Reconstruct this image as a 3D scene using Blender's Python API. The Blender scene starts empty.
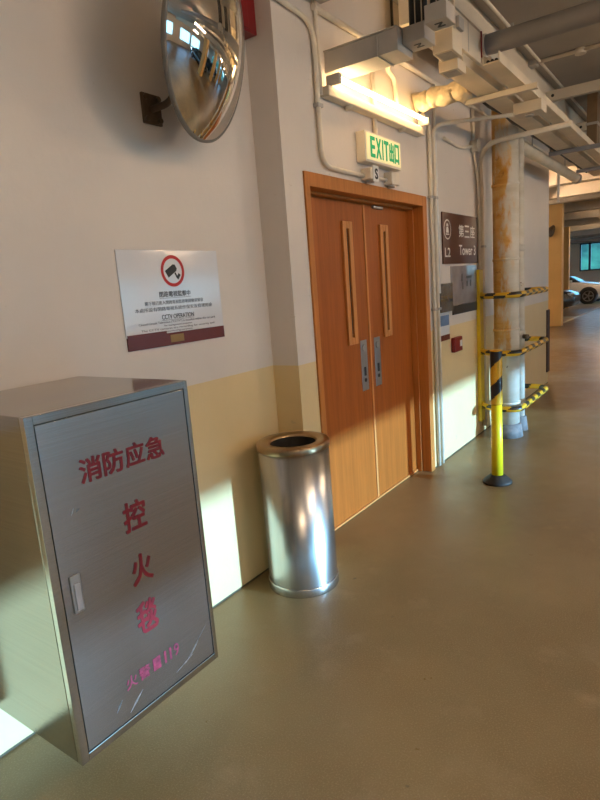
import bpy, bmesh, math, random
from mathutils import Vector, Matrix
random.seed(4)
S = bpy.context.scene
COL = S.collection
PI = math.pi

# ------------------------------------------------------------------ camera
cam = bpy.data.cameras.new('camera'); cam_o = bpy.data.objects.new('camera', cam); COL.objects.link(cam_o)
cam.sensor_fit = 'VERTICAL'; cam.sensor_height = 36.0; cam.lens = 36.0*572.21/800.0
cam.clip_start = 0.02; cam.clip_end = 400
Rr = Vector((0.57268539, -0.81620118, -0.07646621)); Ru = Vector((0.19823364, 0.04737112, 0.97900940)); Rf = Vector((0.79544633, 0.57582256, -0.18892728))
cam_o.matrix_world = Matrix(((Rr.x, Ru.x, -Rf.x, 0.0), (Rr.y, Ru.y, -Rf.y, -1.96276), (Rr.z, Ru.z, -Rf.z, 1.53557), (0, 0, 0, 1)))
S.camera = cam_o

# ------------------------------------------------------------------ world, sun, exposure
W = bpy.data.worlds.new('sky'); S.world = W; W.use_nodes = True
wn = W.node_tree.nodes; wl = W.node_tree.links
bg = wn['Background']
tc = wn.new('ShaderNodeTexCoord'); sx = wn.new('ShaderNodeSeparateXYZ'); cr = wn.new('ShaderNodeValToRGB')
wl.new(tc.outputs['Generated'], sx.inputs[0]); wl.new(sx.outputs['Z'], cr.inputs[0]); wl.new(cr.outputs[0], bg.inputs[0])
cr.color_ramp.elements[0].position = 0.0; cr.color_ramp.elements[0].color = (0.30, 0.72, 1.0, 1)
cr.color_ramp.elements[1].position = 0.5; cr.color_ramp.elements[1].color = (0.16, 0.45, 1.0, 1)
bg.inputs[1].default_value = 1.25
SUN_T = 0.12                                    # tangent of the sun's height: late, low light through the opening across the aisle
sun = bpy.data.lights.new('sun', 'SUN'); sun_o = bpy.data.objects.new('sun', sun); COL.objects.link(sun_o)
sun.energy = 3.3; sun.color = (0.34, 0.68, 1.0); sun.angle = math.radians(0.55)
sun_o.rotation_euler = Vector((-0.15, 1.0, -SUN_T)).to_track_quat('-Z', 'Y').to_euler()
sun_o.location = (3, -20, 6)
S.view_settings.view_transform = 'Standard'; S.view_settings.look = 'None'; S.view_settings.gamma = 1.0
S.view_settings.use_curve_mapping = False
S.view_settings.exposure = 1.5
TUBE_STRENGTH = 10.0                            # the tube over the door
TUBE_COLOR = (1.0, 0.68, 0.32)
AISLE_STRENGTH = 84.0                           # the tubes under the aisle and bay ceilings
AISLE_COLOR = (1.0, 0.70, 0.44)

# ------------------------------------------------------------------ materials
def nodes_of(m):
    m.use_nodes = True
    return m.node_tree.nodes, m.node_tree.links, m.node_tree.nodes['Principled BSDF']
def noise(n, l, scale, detail=4, vec=None, rough=0.55):
    t = n.new('ShaderNodeTexNoise'); t.inputs['Scale'].default_value = scale; t.inputs['Detail'].default_value = detail
    t.inputs['Roughness'].default_value = rough
    if vec is not None: l.new(vec, t.inputs['Vector'])
    return t
def mapped(n, l, scale=(1, 1, 1), coord='Object'):
    t = n.new('ShaderNodeTexCoord'); m = n.new('ShaderNodeMapping'); m.inputs['Scale'].default_value = scale
    l.new(t.outputs[coord], m.inputs[0]); return m.outputs[0]
def mixc(n, l, fac, a, b):
    x = n.new('ShaderNodeMix'); x.data_type = 'RGBA'
    for sock, v in ((x.inputs[0], fac), (x.inputs[6], a), (x.inputs[7], b)):
        if isinstance(v, bpy.types.NodeSocket): l.new(v, sock)
        elif isinstance(v, (int, float)): sock.default_value = v
        else: sock.default_value = (*v, 1)
    return x.outputs[2]
def ramp(n, l, src, p0, p1):
    r = n.new('ShaderNodeMapRange'); r.inputs[1].default_value = p0; r.inputs[2].default_value = p1
    r.clamp = True; l.new(src, r.inputs[0]); return r.outputs[0]
def M(name, col, rough=0.5, metal=0.0, var=0.12, scale=6.0, bump=0.0, bscale=60.0, stretch=(1, 1, 1), coat=0.0, spec=0.5):
    m = bpy.data.materials.new(name); n, l, p = nodes_of(m)
    v = mapped(n, l, stretch)
    t = noise(n, l, scale, 5, v)
    f = ramp(n, l, t.outputs[0], 0.3, 0.7)
    a = tuple(c*(1-var) for c in col); b = tuple(min(1, c*(1+var)) for c in col)
    l.new(mixc(n, l, f, a, b), p.inputs['Base Color'])
    p.inputs['Roughness'].default_value = rough; p.inputs['Metallic'].default_value = metal
    p.inputs['Specular IOR Level'].default_value = spec
    if coat: p.inputs['Coat Weight'].default_value = coat; p.inputs['Coat Roughness'].default_value = 0.12
    if bump:
        t2 = noise(n, l, bscale, 3, v); b_ = n.new('ShaderNodeBump'); b_.inputs['Strength'].default_value = bump; b_.inputs['Distance'].default_value = 0.01
        l.new(t2.outputs[0], b_.inputs['Height']); l.new(b_.outputs[0], p.inputs['Normal'])
    return m
def emit(name, col, s):
    m = bpy.data.materials.new(name); n, l, p = nodes_of(m)
    p.inputs['Base Color'].default_value = (*col, 1); p.inputs['Emission Color'].default_value = (*col, 1); p.inputs['Emission Strength'].default_value = s
    return m

def wall_paint(dado=True):
    m = bpy.data.materials.new('painted_plaster_two_tone' if dado else 'painted_plaster'); n, l, p = nodes_of(m)
    v = mapped(n, l)
    big = noise(n, l, 1.3, 4, v); fine = noise(n, l, 26, 4, v)
    up = mixc(n, l, ramp(n, l, big.outputs[0], 0.3, 0.7), (0.66, 0.59, 0.54), (0.74, 0.67, 0.61))
    if dado:
        lo = mixc(n, l, ramp(n, l, big.outputs[0], 0.3, 0.7), (0.70, 0.53, 0.28), (0.77, 0.60, 0.33))
        s = n.new('ShaderNodeSeparateXYZ'); l.new(v, s.inputs[0])
        w = n.new('ShaderNodeMath'); w.operation = 'MULTIPLY_ADD'; w.inputs[1].default_value = 0.004; l.new(fine.outputs[0], w.inputs[0]); l.new(s.outputs['Z'], w.inputs[2])
        g = n.new('ShaderNodeMath'); g.operation = 'LESS_THAN'; g.inputs[1].default_value = 1.137; l.new(w.outputs[0], g.inputs[0])
        col = mixc(n, l, g.outputs[0], up, lo)
        # scuffs and grime along the foot of the wall (a painted-over skirting line)
        sc = noise(n, l, 7, 6, mapped(n, l, (1, 1, 2.5)), 0.7)
        scf = ramp(n, l, sc.outputs[0], 0.66, 0.8)
        col = mixc(n, l, scf, col, (0.42, 0.36, 0.24))
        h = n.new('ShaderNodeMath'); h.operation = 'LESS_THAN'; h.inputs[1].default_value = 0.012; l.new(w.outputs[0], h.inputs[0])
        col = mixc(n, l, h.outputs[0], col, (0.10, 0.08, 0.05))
    else: col = up
    l.new(col, p.inputs['Base Color']); p.inputs['Roughness'].default_value = 0.42
    b_ = n.new('ShaderNodeBump'); b_.inputs['Strength'].default_value = 0.12; b_.inputs['Distance'].default_value = 0.01
    l.new(fine.outputs[0], b_.inputs['Height']); l.new(b_.outputs[0], p.inputs['Normal'])
    return m
def floor_mat():
    m = bpy.data.materials.new('worn_olive_floor_paint'); n, l, p = nodes_of(m)
    v = mapped(n, l)
    a = noise(n, l, 0.9, 6, v, 0.6); b = noise(n, l, 5.0, 6, v, 0.65); f = noise(n, l, 170, 3, v); sp = noise(n, l, 9, 2, v)
    c1 = mixc(n, l, ramp(n, l, a.outputs[0], 0.35, 0.65), (0.172, 0.108, 0.044), (0.255, 0.165, 0.073))
    c2 = mixc(n, l, ramp(n, l, b.outputs[0], 0.55, 0.8), c1, (0.30, 0.20, 0.10))
    c3 = mixc(n, l, ramp(n, l, f.outputs[0], 0.5, 0.75), c2, (0.31, 0.21, 0.11))
    c4 = mixc(n, l, ramp(n, l, sp.outputs[0], 0.75, 0.78), c3, (0.05, 0.04, 0.03))
    l.new(c4, p.inputs['Base Color'])
    l.new(ramp(n, l, b.outputs[0], 0.0, 1.6), p.inputs['Roughness'])
    rr = n.new('ShaderNodeMapRange'); rr.inputs[1].default_value = 0.3; rr.inputs[2].default_value = 0.7; rr.inputs[3].default_value = 0.27; rr.inputs[4].default_value = 0.42
    l.new(b.outputs[0], rr.inputs[0]); l.new(rr.outputs[0], p.inputs['Roughness'])
    bm_ = n.new('ShaderNodeBump'); bm_.inputs['Strength'].default_value = 0.25; bm_.inputs['Distance'].default_value = 0.004
    l.new(f.outputs[0], bm_.inputs['Height']); l.new(bm_.outputs[0], p.inputs['Normal'])
    return m
def wood_mat(name, a, b):
    m = bpy.data.materials.new(name); n, l, p = nodes_of(m)
    t = noise(n, l, 1.0, 6, mapped(n, l, (38, 38, 1.3)), 0.6); t2 = noise(n, l, 1.0, 3, mapped(n, l, (150, 150, 4)))
    c = mixc(n, l, ramp(n, l, t.outputs[0], 0.3, 0.7), a, b)
    c = mixc(n, l, ramp(n, l, t2.outputs[0], 0.55, 0.8), c, tuple(x*0.8 for x in a))
    l.new(c, p.inputs['Base Color']); p.inputs['Roughness'].default_value = 0.45; p.inputs['Specular IOR Level'].default_value = 0.35
    return m
def steel_mat(name, col, rough, horizontal=True, var=0.06):
    m = bpy.data.materials.new(name); n, l, p = nodes_of(m)
    v = mapped(n, l, (2, 2, 260) if horizontal else (70, 70, 1.0))
    t = noise(n, l, 1.0, 4, v); t2 = noise(n, l, 3.0, 5, mapped(n, l))
    l.new(mixc(n, l, ramp(n, l, t.outputs[0], 0.3, 0.7), tuple(c*(1-var) for c in col), tuple(c*(1+var) for c in col)), p.inputs['Base Color'])
    p.inputs['Metallic'].default_value = 1.0
    rr = n.new('ShaderNodeMapRange'); rr.inputs[1].default_value = 0.3; rr.inputs[2].default_value = 0.75; rr.inputs[3].default_value = rough*0.92; rr.inputs[4].default_value = rough*1.12
    if horizontal: l.new(t2.outputs[0], rr.inputs[0]); l.new(rr.outputs[0], p.inputs['Roughness'])
    else: p.inputs['Roughness'].default_value = rough
    b_ = n.new('ShaderNodeBump'); b_.inputs['Strength'].default_value = 0.05 if horizontal else 0.012; b_.inputs['Distance'].default_value = 0.004
    l.new(t.outputs[0], b_.inputs['Height'])
    if horizontal: l.new(b_.outputs[0], p.inputs['Normal'])
    return m
def rust_pipe_mat(name, rustdir, lo, hi):
    m = bpy.data.materials.new(name); n, l, p = nodes_of(m)
    v = mapped(n, l); s = n.new('ShaderNodeSeparateXYZ'); l.new(v, s.inputs[0])
    d = n.new('ShaderNodeVectorMath'); d.operation = 'DOT_PRODUCT'; d.inputs[1].default_value = (rustdir[0], rustdir[1], 0); l.new(v, d.inputs[0])
    w = noise(n, l, 1.0, 5, mapped(n, l, (9, 9, 3.2)), 0.65); band = noise(n, l, 1.0, 3, mapped(n, l, (3, 3, 14)))
    a = n.new('ShaderNodeMath'); a.operation = 'MULTIPLY_ADD'; a.inputs[1].default_value = 0.46; a.inputs[2].default_value = -0.23; l.new(w.outputs[0], a.inputs[0])
    b = n.new('ShaderNodeMath'); b.operation = 'ADD'; l.new(a.outputs[0], b.inputs[0]); l.new(d.outputs['Value'], b.inputs[1])
    f = ramp(n, l, b.outputs[0], lo, hi)
    zf = ramp(n, l, s.outputs['Z'], 0.55, 0.95)
    ff = n.new('ShaderNodeMath'); ff.operation = 'MULTIPLY'; l.new(f, ff.inputs[0]); l.new(zf, ff.inputs[1])
    rust = mixc(n, l, ramp(n, l, band.outputs[0], 0.35, 0.65), (0.60, 0.27, 0.035), (0.70, 0.44, 0.15))
    t = noise(n, l, 14, 6, v, 0.7)
    rust = mixc(n, l, ramp(n, l, t.outputs[0], 0.60, 0.72), rust, (0.28, 0.10, 0.02))
    fl = noise(n, l, 1.0, 6, mapped(n, l, (22, 22, 7)), 0.7)
    rust = mixc(n, l, ramp(n, l, fl.outputs[0], 0.57, 0.66), rust, (0.66, 0.55, 0.38))
    paint = mixc(n, l, ramp(n, l, band.outputs[0], 0.4, 0.7), (0.66, 0.62, 0.55), (0.58, 0.53, 0.44))
    spots = noise(n, l, 11, 4, v, 0.7)
    paint = mixc(n, l, ramp(n, l, spots.outputs[0], 0.68, 0.72), paint, (0.16, 0.08, 0.05))
    l.new(mixc(n, l, ff.outputs[0], paint, rust), p.inputs['Base Color']); p.inputs['Roughness'].default_value = 0.5
    return m

m_wall = wall_paint(True); m_plain = wall_paint(False); m_floor = floor_mat()
m_ceil = M('soffit_paint', (0.40, 0.36, 0.31), 0.7, var=0.10, scale=1.2, bump=0.2, bscale=30)
m_beam = M('cream_beam_paint', (0.66, 0.58, 0.47), 0.6, var=0.08, scale=2)
m_conduit = M('cream_conduit_paint', (0.75, 0.67, 0.56), 0.45, var=0.08, scale=12)
m_tray = M('cream_painted_tray', (0.70, 0.60, 0.46), 0.5, var=0.10, scale=5)
m_galv = M('galvanised_steel', (0.42, 0.40, 0.38), 0.5, 0.6, var=0.15, scale=10)
m_duct = M('grey_duct_paint', (0.25, 0.25, 0.28), 0.45, var=0.08, scale=5)
m_greybox = M('grey_trunking_paint', (0.44, 0.41, 0.38), 0.5, var=0.1, scale=5)
m_brduct = M('brown_duct_paint', (0.20, 0.13, 0.07), 0.55, var=0.15)
m_black = M('black_rubber', (0.018, 0.018, 0.018), 0.6, var=0.2, scale=20)
m_blackpl = M('black_plastic', (0.02, 0.02, 0.02), 0.4, var=0.1)
m_door = wood_mat('orange_wood_veneer', (0.31, 0.080, 0.008), (0.43, 0.115, 0.014))
m_frame = wood_mat('orange_wood_frame', (0.46, 0.16, 0.03), (0.58, 0.21, 0.045))
m_beading = wood_mat('pale_wood_beading', (0.56, 0.22, 0.06), (0.66, 0.28, 0.085))
m_steel = steel_mat('brushed_stainless_steel', (0.50, 0.47, 0.45), 0.25)
m_steel_side = steel_mat('smooth_stainless_steel', (0.52, 0.50, 0.46), 0.17)
m_cabbody = steel_mat('shaded_stainless_steel', (0.36, 0.33, 0.29), 0.15)  # darker steel tint stands in for the shaded reflections on the cabinet sides
m_binsteel = steel_mat('dull_stainless_steel', (0.56, 0.57, 0.58), 0.27, horizontal=False)
m_rim = steel_mat('bronzed_steel_rim', (0.44, 0.31, 0.19), 0.30, horizontal=False)
m_slot = M('dark_slot_glass', (0.045, 0.012, 0.006), 0.3, var=0.1)
m_plate = steel_mat('satin_steel_plate', (0.46, 0.46, 0.47), 0.38, horizontal=False)
m_red = M('red_lettering', (0.19, 0.004, 0.010), 0.45, var=0.06)
m_fadedred = M('faded_red_lettering', (0.24, 0.02, 0.045), 0.5, var=0.5, scale=70)
m_redbox = M('red_enamel', (0.20, 0.004, 0.006), 0.4, var=0.05)
m_white = M('white_plastic', (0.78, 0.77, 0.75), 0.35, var=0.03)
m_acryl = M('white_acrylic_face', (0.72, 0.71, 0.74), 0.12, var=0.02, coat=0.6)
m_brown = M('dark_brown_sign', (0.085, 0.024, 0.012), 0.35, var=0.10, scale=4)
m_brownstrip = M('red_brown_strip', (0.15, 0.028, 0.018), 0.25, var=0.08)
m_gold = M('dull_gold', (0.30, 0.16, 0.04), 0.4, var=0.1)
m_ink = M('black_ink', (0.02, 0.02, 0.022), 0.5, var=0.05)
m_greyink = M('grey_ink', (0.10, 0.09, 0.10), 0.5, var=0.05)
m_signred = M('red_ring_ink', (0.55, 0.01, 0.01), 0.4, var=0.05)
m_cream = M('cream_letter', (0.80, 0.75, 0.70), 0.5, var=0.03)
m_green = emit('exit_green_lettering', (0.0, 0.30, 0.09), 0.25)
m_exitface = emit('exit_face_glow', (0.92, 0.78, 0.42), 0.16)
m_exitcase = M('exit_case_cream', (0.72, 0.64, 0.52), 0.4, var=0.03)
m_yellow = M('yellow_paint', (0.72, 0.50, 0.015), 0.38, var=0.06)
m_yelpost = M('bright_yellow_plastic', (0.80, 0.66, 0.015), 0.35, var=0.04)
m_tapeyel = M('amber_tape', (0.72, 0.43, 0.02), 0.4, var=0.05)
m_tapeblk = M('black_tape', (0.016, 0.016, 0.018), 0.35, var=0.1)
m_plinth = M('grey_concrete_plinth', (0.20, 0.20, 0.21), 0.8, var=0.25, scale=14, bump=0.4)
m_foil = M('cream_lagging', (0.78, 0.64, 0.42), 0.6, var=0.15, scale=16, bump=0.8, bscale=24)
m_mirror = M('mirror_dome_surface', (0.86, 0.85, 0.83), 0.035, 1.0, var=0.01)
m_mirrorback = M('mirror_grey_back', (0.17, 0.15, 0.13), 0.5, var=0.1)
m_bracket = M('brown_steel_bracket', (0.13, 0.085, 0.05), 0.5, 0.4, var=0.3, scale=20)
m_bigpipe = rust_pipe_mat('rust_streaked_white_pipe', (-0.27, 0.963), -0.02, 0.04)
m_smallpipe = rust_pipe_mat('spotted_white_pipe', (-0.27, 0.963), 0.20, 0.24)
m_tube = emit('tube_glow', TUBE_COLOR, TUBE_STRENGTH)
m_tube2 = emit('aisle_tube_glow', AISLE_COLOR, AISLE_STRENGTH)
m_fix = M('cream_batten_body', (0.66, 0.58, 0.46), 0.4, var=0.03)
m_poster = M('grey_glossy_notice', (0.25, 0.24, 0.26), 0.12, var=0.25, scale=5, coat=0.6)
m_posterdark = M('dark_glossy_notice', (0.10, 0.085, 0.08), 0.15, var=0.6, scale=9, coat=0.6)
m_blue = M('notice_blue', (0.10, 0.19, 0.36), 0.3, var=0.3, scale=14)
m_pale = M('notice_pale', (0.60, 0.62, 0.66), 0.3, var=0.04)
m_orange = M('orange_pillar_paint', (0.74, 0.47, 0.17), 0.5, var=0.05, scale=2)
m_line = M('white_road_paint', (0.62, 0.58, 0.48), 0.6, var=0.15, scale=12)
m_carwhite = M('white_car_paint', (0.80, 0.79, 0.78), 0.22, var=0.01, coat=0.8)
m_carblack = M('black_car_paint', (0.015, 0.016, 0.018), 0.2, var=0.05, coat=0.8)
m_carglass = M('dark_car_glass', (0.02, 0.025, 0.03), 0.06, var=0.05)
m_tyre = M('tyre_rubber', (0.015, 0.015, 0.015), 0.75, var=0.2)
m_alloy = M('alloy_wheel', (0.30, 0.30, 0.31), 0.35, 0.8, var=0.1)
m_headlamp = M('headlamp_glass', (0.55, 0.57, 0.60), 0.1, var=0.1)
m_tail = M('tail_lamp', (0.40, 0.01, 0.01), 0.2, var=0.1)
m_hill = M('wooded_hillside', (0.045, 0.115, 0.05), 0.9, var=0.75, scale=0.35)
m_winframe = M('dark_window_frame', (0.05, 0.07, 0.10), 0.4, var=0.05)
m_glass = bpy.data.materials.new('window_glass'); _n, _l, _p = nodes_of(m_glass)
_p.inputs['Transmission Weight'].default_value = 1.0; _p.inputs['Roughness'].default_value = 0.0; _p.inputs['IOR'].default_value = 1.02; _p.inputs['Base Color'].default_value = (0.80, 0.97, 1.0, 1)

# ------------------------------------------------------------------ mesh helpers
def box(bm, x0, x1, y0, y1, z0, z1, bev=0.0, mi=0, seg=2):
    b = bmesh.new(); bmesh.ops.create_cube(b, size=1)
    for v in b.verts: v.co = Vector(((x0+x1)/2+v.co.x*(x1-x0), (y0+y1)/2+v.co.y*(y1-y0), (z0+z1)/2+v.co.z*(z1-z0)))
    if bev: bmesh.ops.bevel(b, geom=list(b.edges), offset=bev, segments=seg, affect='EDGES', profile=0.5)
    for f in b.faces: f.material_index = mi
    merge(bm, b)
def merge(bm, b, mat=None):
    if mat is not None: bmesh.ops.transform(b, matrix=mat, verts=b.verts)
    me = bpy.data.meshes.new('tmp'); b.to_mesh(me); b.free(); bm.from_mesh(me); bpy.data.meshes.remove(me)
def frame_of(d):
    d = d.normalized(); a = Vector((0, 0, 1)) if abs(d.z) < 0.9 else Vector((1, 0, 0))
    u = d.cross(a).normalized(); return u, d.cross(u).normalized()
def sweep(bm, pts, radii, seg=14, caps=True, mats=None, jitter=0.0):
    pts = [Vector(p) for p in pts]
    if isinstance(radii, (int, float)): radii = [radii]*len(pts)
    rings = []; u = None
    for i, p in enumerate(pts):
        t = (pts[min(i+1, len(pts)-1)]-pts[max(i-1, 0)]).normalized()
        if u is None: u, w = frame_of(t)
        else:
            u = (u-t*u.dot(t)).normalized(); w = t.cross(u)
        if i == 0: w = t.cross(u)
        rings.append([bm.verts.new(p+(u*math.cos(2*PI*k/seg)+w*math.sin(2*PI*k/seg))*radii[i]*(1+random.uniform(-jitter, jitter))) for k in range(seg)])
    for i in range(len(rings)-1):
        for k in range(seg):
            f = bm.faces.new((rings[i][k], rings[i][(k+1) % seg], rings[i+1][(k+1) % seg], rings[i+1][k])); f.smooth = True
            if mats: f.material_index = mats(i, k)
    if caps:
        for r_, rev in ((rings[0], True), (rings[-1], False)):
            f = bm.faces.new(r_[::-1] if rev else r_)
            if mats: f.material_index = 0
def fillet(pts, rad, n=7):
    P = [Vector(p) for p in pts]; out = [P[0]]
    for i in range(1, len(P)-1):
        a = (P[i-1]-P[i]); b = (P[i+1]-P[i]); r_ = min(rad, a.length*0.49, b.length*0.49)
        p0 = P[i]+a.normalized()*r_; p1 = P[i]+b.normalized()*r_
        for k in range(n+1):
            t = k/n; out.append((1-t)**2*p0+2*t*(1-t)*P[i]+t*t*p1)
    out.append(P[-1]); return out
def resample(pts, step):
    pts = [Vector(p) for p in pts]; out = [pts[0]]; acc = 0.0
    for a, b in zip(pts, pts[1:]):
        L = (b-a).length; d = step-acc
        while d < L: out.append(a+(b-a)*(d/L)); d += step
        acc = (acc+L) % step if L > 0 else acc
    if (out[-1]-pts[-1]).length > step*0.2: out.append(pts[-1])
    return out
def cyl(bm, p0, p1, r0, r1=None, seg=24, mi=0):
    p0 = Vector(p0); p1 = Vector(p1); r1 = r0 if r1 is None else r1
    n0 = len(bm.faces); sweep(bm, [p0, p1], [r0, r1], seg)
    bm.faces.ensure_lookup_table()
    for f in bm.faces[n0:]: f.material_index = mi
def lathe(bm, prof, seg=64, centre=(0, 0, 0), axis=None, closed=False):
    b = bmesh.new(); rings = []
    for r_, z in prof:
        rings.append([b.verts.new((r_*math.cos(2*PI*k/seg), r_*math.sin(2*PI*k/seg), z)) for k in range(seg)] if r_ > 1e-6 else [b.verts.new((0, 0, z))])
    pr = list(zip(rings, rings[1:]))
    if closed: pr.append((rings[-1], rings[0]))
    for A, B in pr:
        for k in range(seg):
            q = (k+1) % seg
            if len(A) == 1 and len(B) == 1: continue
            if len(A) == 1: f = b.faces.new((A[0], B[q], B[k]))
            elif len(B) == 1: f = b.faces.new((A[k], A[q], B[0]))
            else: f = b.faces.new((A[k], A[q], B[q], B[k]))
            f.smooth = True
    mt = Matrix.Translation(Vector(centre))
    if axis is not None: mt = mt @ Vector(axis).to_track_quat('Z', 'Y').to_matrix().to_4x4()
    merge(bm, b, mt)
def prism(bm, poly, y0, y1, mi=0):
    """polygon of (x, z) pushed from y0 to y1"""
    a = [bm.verts.new((x, y0, z)) for x, z in poly]; b = [bm.verts.new((x, y1, z)) for x, z in poly]
    fs = [bm.faces.new(a), bm.faces.new(b[::-1])]
    for i in range(len(poly)):
        j = (i+1) % len(poly); fs.append(bm.faces.new((a[j], a[i], b[i], b[j])))
    for f in fs: f.material_index = mi
def obj(name, bm, mat, parent=None, loc=None, smooth_angle=None):
    bmesh.ops.recalc_face_normals(bm, faces=bm.faces)
    me = bpy.data.meshes.new(name); bm.to_mesh(me); bm.free()
    for m in (mat if isinstance(mat, (list, tuple)) else [mat]): me.materials.append(m)
    o = bpy.data.objects.new(name, me); COL.objects.link(o)
    if parent is not None:
        o.parent = parent
        wl_ = world_loc(parent)
        for v in me.vertices: v.co -= wl_
    elif loc is not None:
        for v in me.vertices: v.co -= Vector(loc)
        o.location = loc
    return o
def world_loc(o):
    p = Vector(o.location)
    while o.parent is not None: o = o.parent; p += Vector(o.location)
    return p
def tag(o, label=None, cat=None, group=None, kind=None):
    if label: o['label'] = label
    if cat: o['category'] = cat
    if group: o['group'] = group
    if kind: o['kind'] = kind
    return o
def thing(name, label, cat, loc, group=None):
    o = bpy.data.objects.new(name, None); COL.objects.link(o); o.location = loc; o.empty_display_size = 0.05
    return tag(o, label, cat, group)
def one(name, bm, mat, label, cat, loc=None, group=None, kind=None):
    return tag(obj(name, bm, mat, None, loc), label, cat, group, kind)
def struct(name, bm, mat, label=None, cat=None, group=None):
    return tag(obj(name, bm, mat), label, cat, group, 'structure')
def B(): return bmesh.new()
def bx(*a, **k):
    b = B(); box(b, *a, **k); return b
def dup(root, loc, label=None, group=None, rotz=None):
    r_ = root.copy(); COL.objects.link(r_); r_.location = loc
    if rotz is not None: r_.rotation_euler = (0, 0, rotz)
    if label: r_['label'] = label
    if group: r_['group'] = group
    for ch in list(root.children):
        c = ch.copy(); COL.objects.link(c); c.parent = r_
        for g in ch.children:
            d = g.copy(); COL.objects.link(d); d.parent = c
    return r_
def text_bm(s, fit, y, bold=0.0, depth=0.0012):
    """lettering as mesh, fitted to fit=(x0, x1, z0, z1) on the plane y, facing -Y; bold = stroke gain as a share of the height"""
    cu = bpy.data.curves.new('t', 'FONT'); cu.body = s; cu.align_x = 'LEFT'; cu.extrude = 0.01; cu.resolution_u = 3
    o = bpy.data.objects.new('t', cu); COL.objects.link(o)
    dg = bpy.context.evaluated_depsgraph_get(); dg.update()
    me = bpy.data.meshes.new_from_object(o.evaluated_get(dg))
    b = B(); b.from_mesh(me); bpy.data.meshes.remove(me); bpy.data.objects.remove(o); bpy.data.curves.remove(cu)
    xs = [v.co.x for v in b.verts]; ys = [v.co.y for v in b.verts]
    x0, x1, z0, z1 = fit; g = bold*(z1-z0)*0.5
    x0 += g; x1 -= g; z0 += g; z1 -= g
    kx = (x1-x0)/max(1e-6, max(xs)-min(xs)); kz = (z1-z0)/max(1e-6, max(ys)-min(ys))
    ax, az = min(xs), min(ys)
    for v in b.verts:
        lx, ly, lz = v.co
        v.co = Vector((x0+(lx-ax)*kx, y-(depth if lz > 0 else 0.0), z0+(ly-az)*kz))
    if g > 0:
        src = b.copy()
        for k in range(8):
            c = src.copy(); merge(b, c, Matrix.Translation((g*math.cos(k*PI/4), -0.00001*(k+1), g*math.sin(k*PI/4))))
        src.free()
    return b

# ------------------------------------------------------------------ the building
PB = -0.173                                     # face of the wall that holds the door
YD = -0.061                                     # face of the door leaves
CZ = 3.34
struct('floor', bx(-6, 32.3, -14.3, 9, -0.2, 0), m_floor, 'olive painted concrete floor of the car park', 'floor')
struct('ceiling', bx(-6, 32.3, -14.3, 9, CZ, CZ+0.2), m_ceil, 'grey brown painted concrete ceiling slab', 'ceiling')
struct('wall_near', bx(-6, 2.483, 0, 0.3, 0, CZ), m_wall, 'cream and white wall behind the steel cabinet', 'wall')
b = B()
box(b, 2.483, 2.668, PB, 0.3, 0, CZ); box(b, 4.272, 8.40, PB, 0.3, 0, CZ); box(b, 2.668, 4.272, PB, 0.3, 2.146, CZ)
box(b, 8.1, 8.40, 0.3, 9, 0, CZ)
struct('wall_door', b, m_wall, 'projecting cream and white wall around the wooden double door', 'wall')
struct('wall_back', bx(-6.3, -6, -14.3, 0.3, 0, CZ), m_plain)
b = B(); box(b, 2.668, 4.272, 0.25, 0.29, 0, 2.15); struct('trim_2', b, m_blackpl)
# outer wall across the aisle, with the long opening the low sun comes through
ZL = 0.605+13.94*SUN_T
b = B(); box(b, -6, 32.3, -14.3, -14.0, 0, 0.80); box(b, -6, 32.3, -14.3, -14.0, ZL, CZ)
for x, w in ((-5.9, 0.5), (8.75, 1.8), (13.5, 0.5), (17.6, 3.6), (23.5, 4.5)): box(b, x, x+w, -14.3, -14.0, 0.80, ZL)  # unseen solid sections, added to keep sun off the far wall and pillar
struct('wall_outer', b, m_plain)
b = B(); box(b, 8.1, 32.3, 8.7, 9, 0, CZ); struct('wall_bay', b, m_plain)
# end wall with its window
WX = 32.0
b = B(); wy0, wy1, wz0, wz1 = 0.2, 3.40, 1.36, 2.70
box(b, WX, WX+0.3, wy1, 9, 0, CZ); box(b, WX, WX+0.3, wy0, wy1, 0, wz0); box(b, WX, WX+0.3, wy0, wy1, wz1, CZ)
box(b, WX, WX+0.3, -6, wy0, 0, CZ); box(b, WX, WX+0.3, -14.3, -6, 0, 1.1); box(b, WX, WX+0.3, -14.3, -6, 2.5, CZ)
struct('wall_end', b, m_plain, 'white end wall far down the aisle around the blue window', 'wall')
b = B()
for a in ((wy0, wy1, wz0, wz0+0.06), (wy0, wy1, wz1-0.06, wz1), (wy0, wy0+0.06, wz0, wz1), (wy1-0.06, wy1, wz0, wz1), (wy1-0.50, wy1-0.40, wz0, wz1), (1.2, 1.28, wz0, wz1)):
    box(b, WX-0.03, WX+0.08, *a)
wnd = struct('window_1', b, m_winframe, 'window in the far end wall showing blue sky and green hillside', 'window')
tag(obj('pane', bx(WX+0.02, WX+0.03, wy0+0.05, wy1-0.05, wz0+0.05, wz1-0.05), m_glass, wnd))
# hillside outside
b = B(); N = 40
vs = [[b.verts.new((58+i*2.2+random.uniform(-.6, .6), -50+j*3.0, -6+i*0.62+2.2*math.sin(j*0.37)+1.2*math.sin(i*.8+j*.9)+random.uniform(-.5, .9))) for j in range(N)] for i in range(14)]
for i in range(13):
    for j in range(N-1): b.faces.new((vs[i][j], vs[i+1][j], vs[i+1][j+1], vs[i][j+1])).smooth = True
tag(obj('hillside', b, m_hill), 'green wooded hillside seen through the far window', 'hill', None, 'structure')

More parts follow.
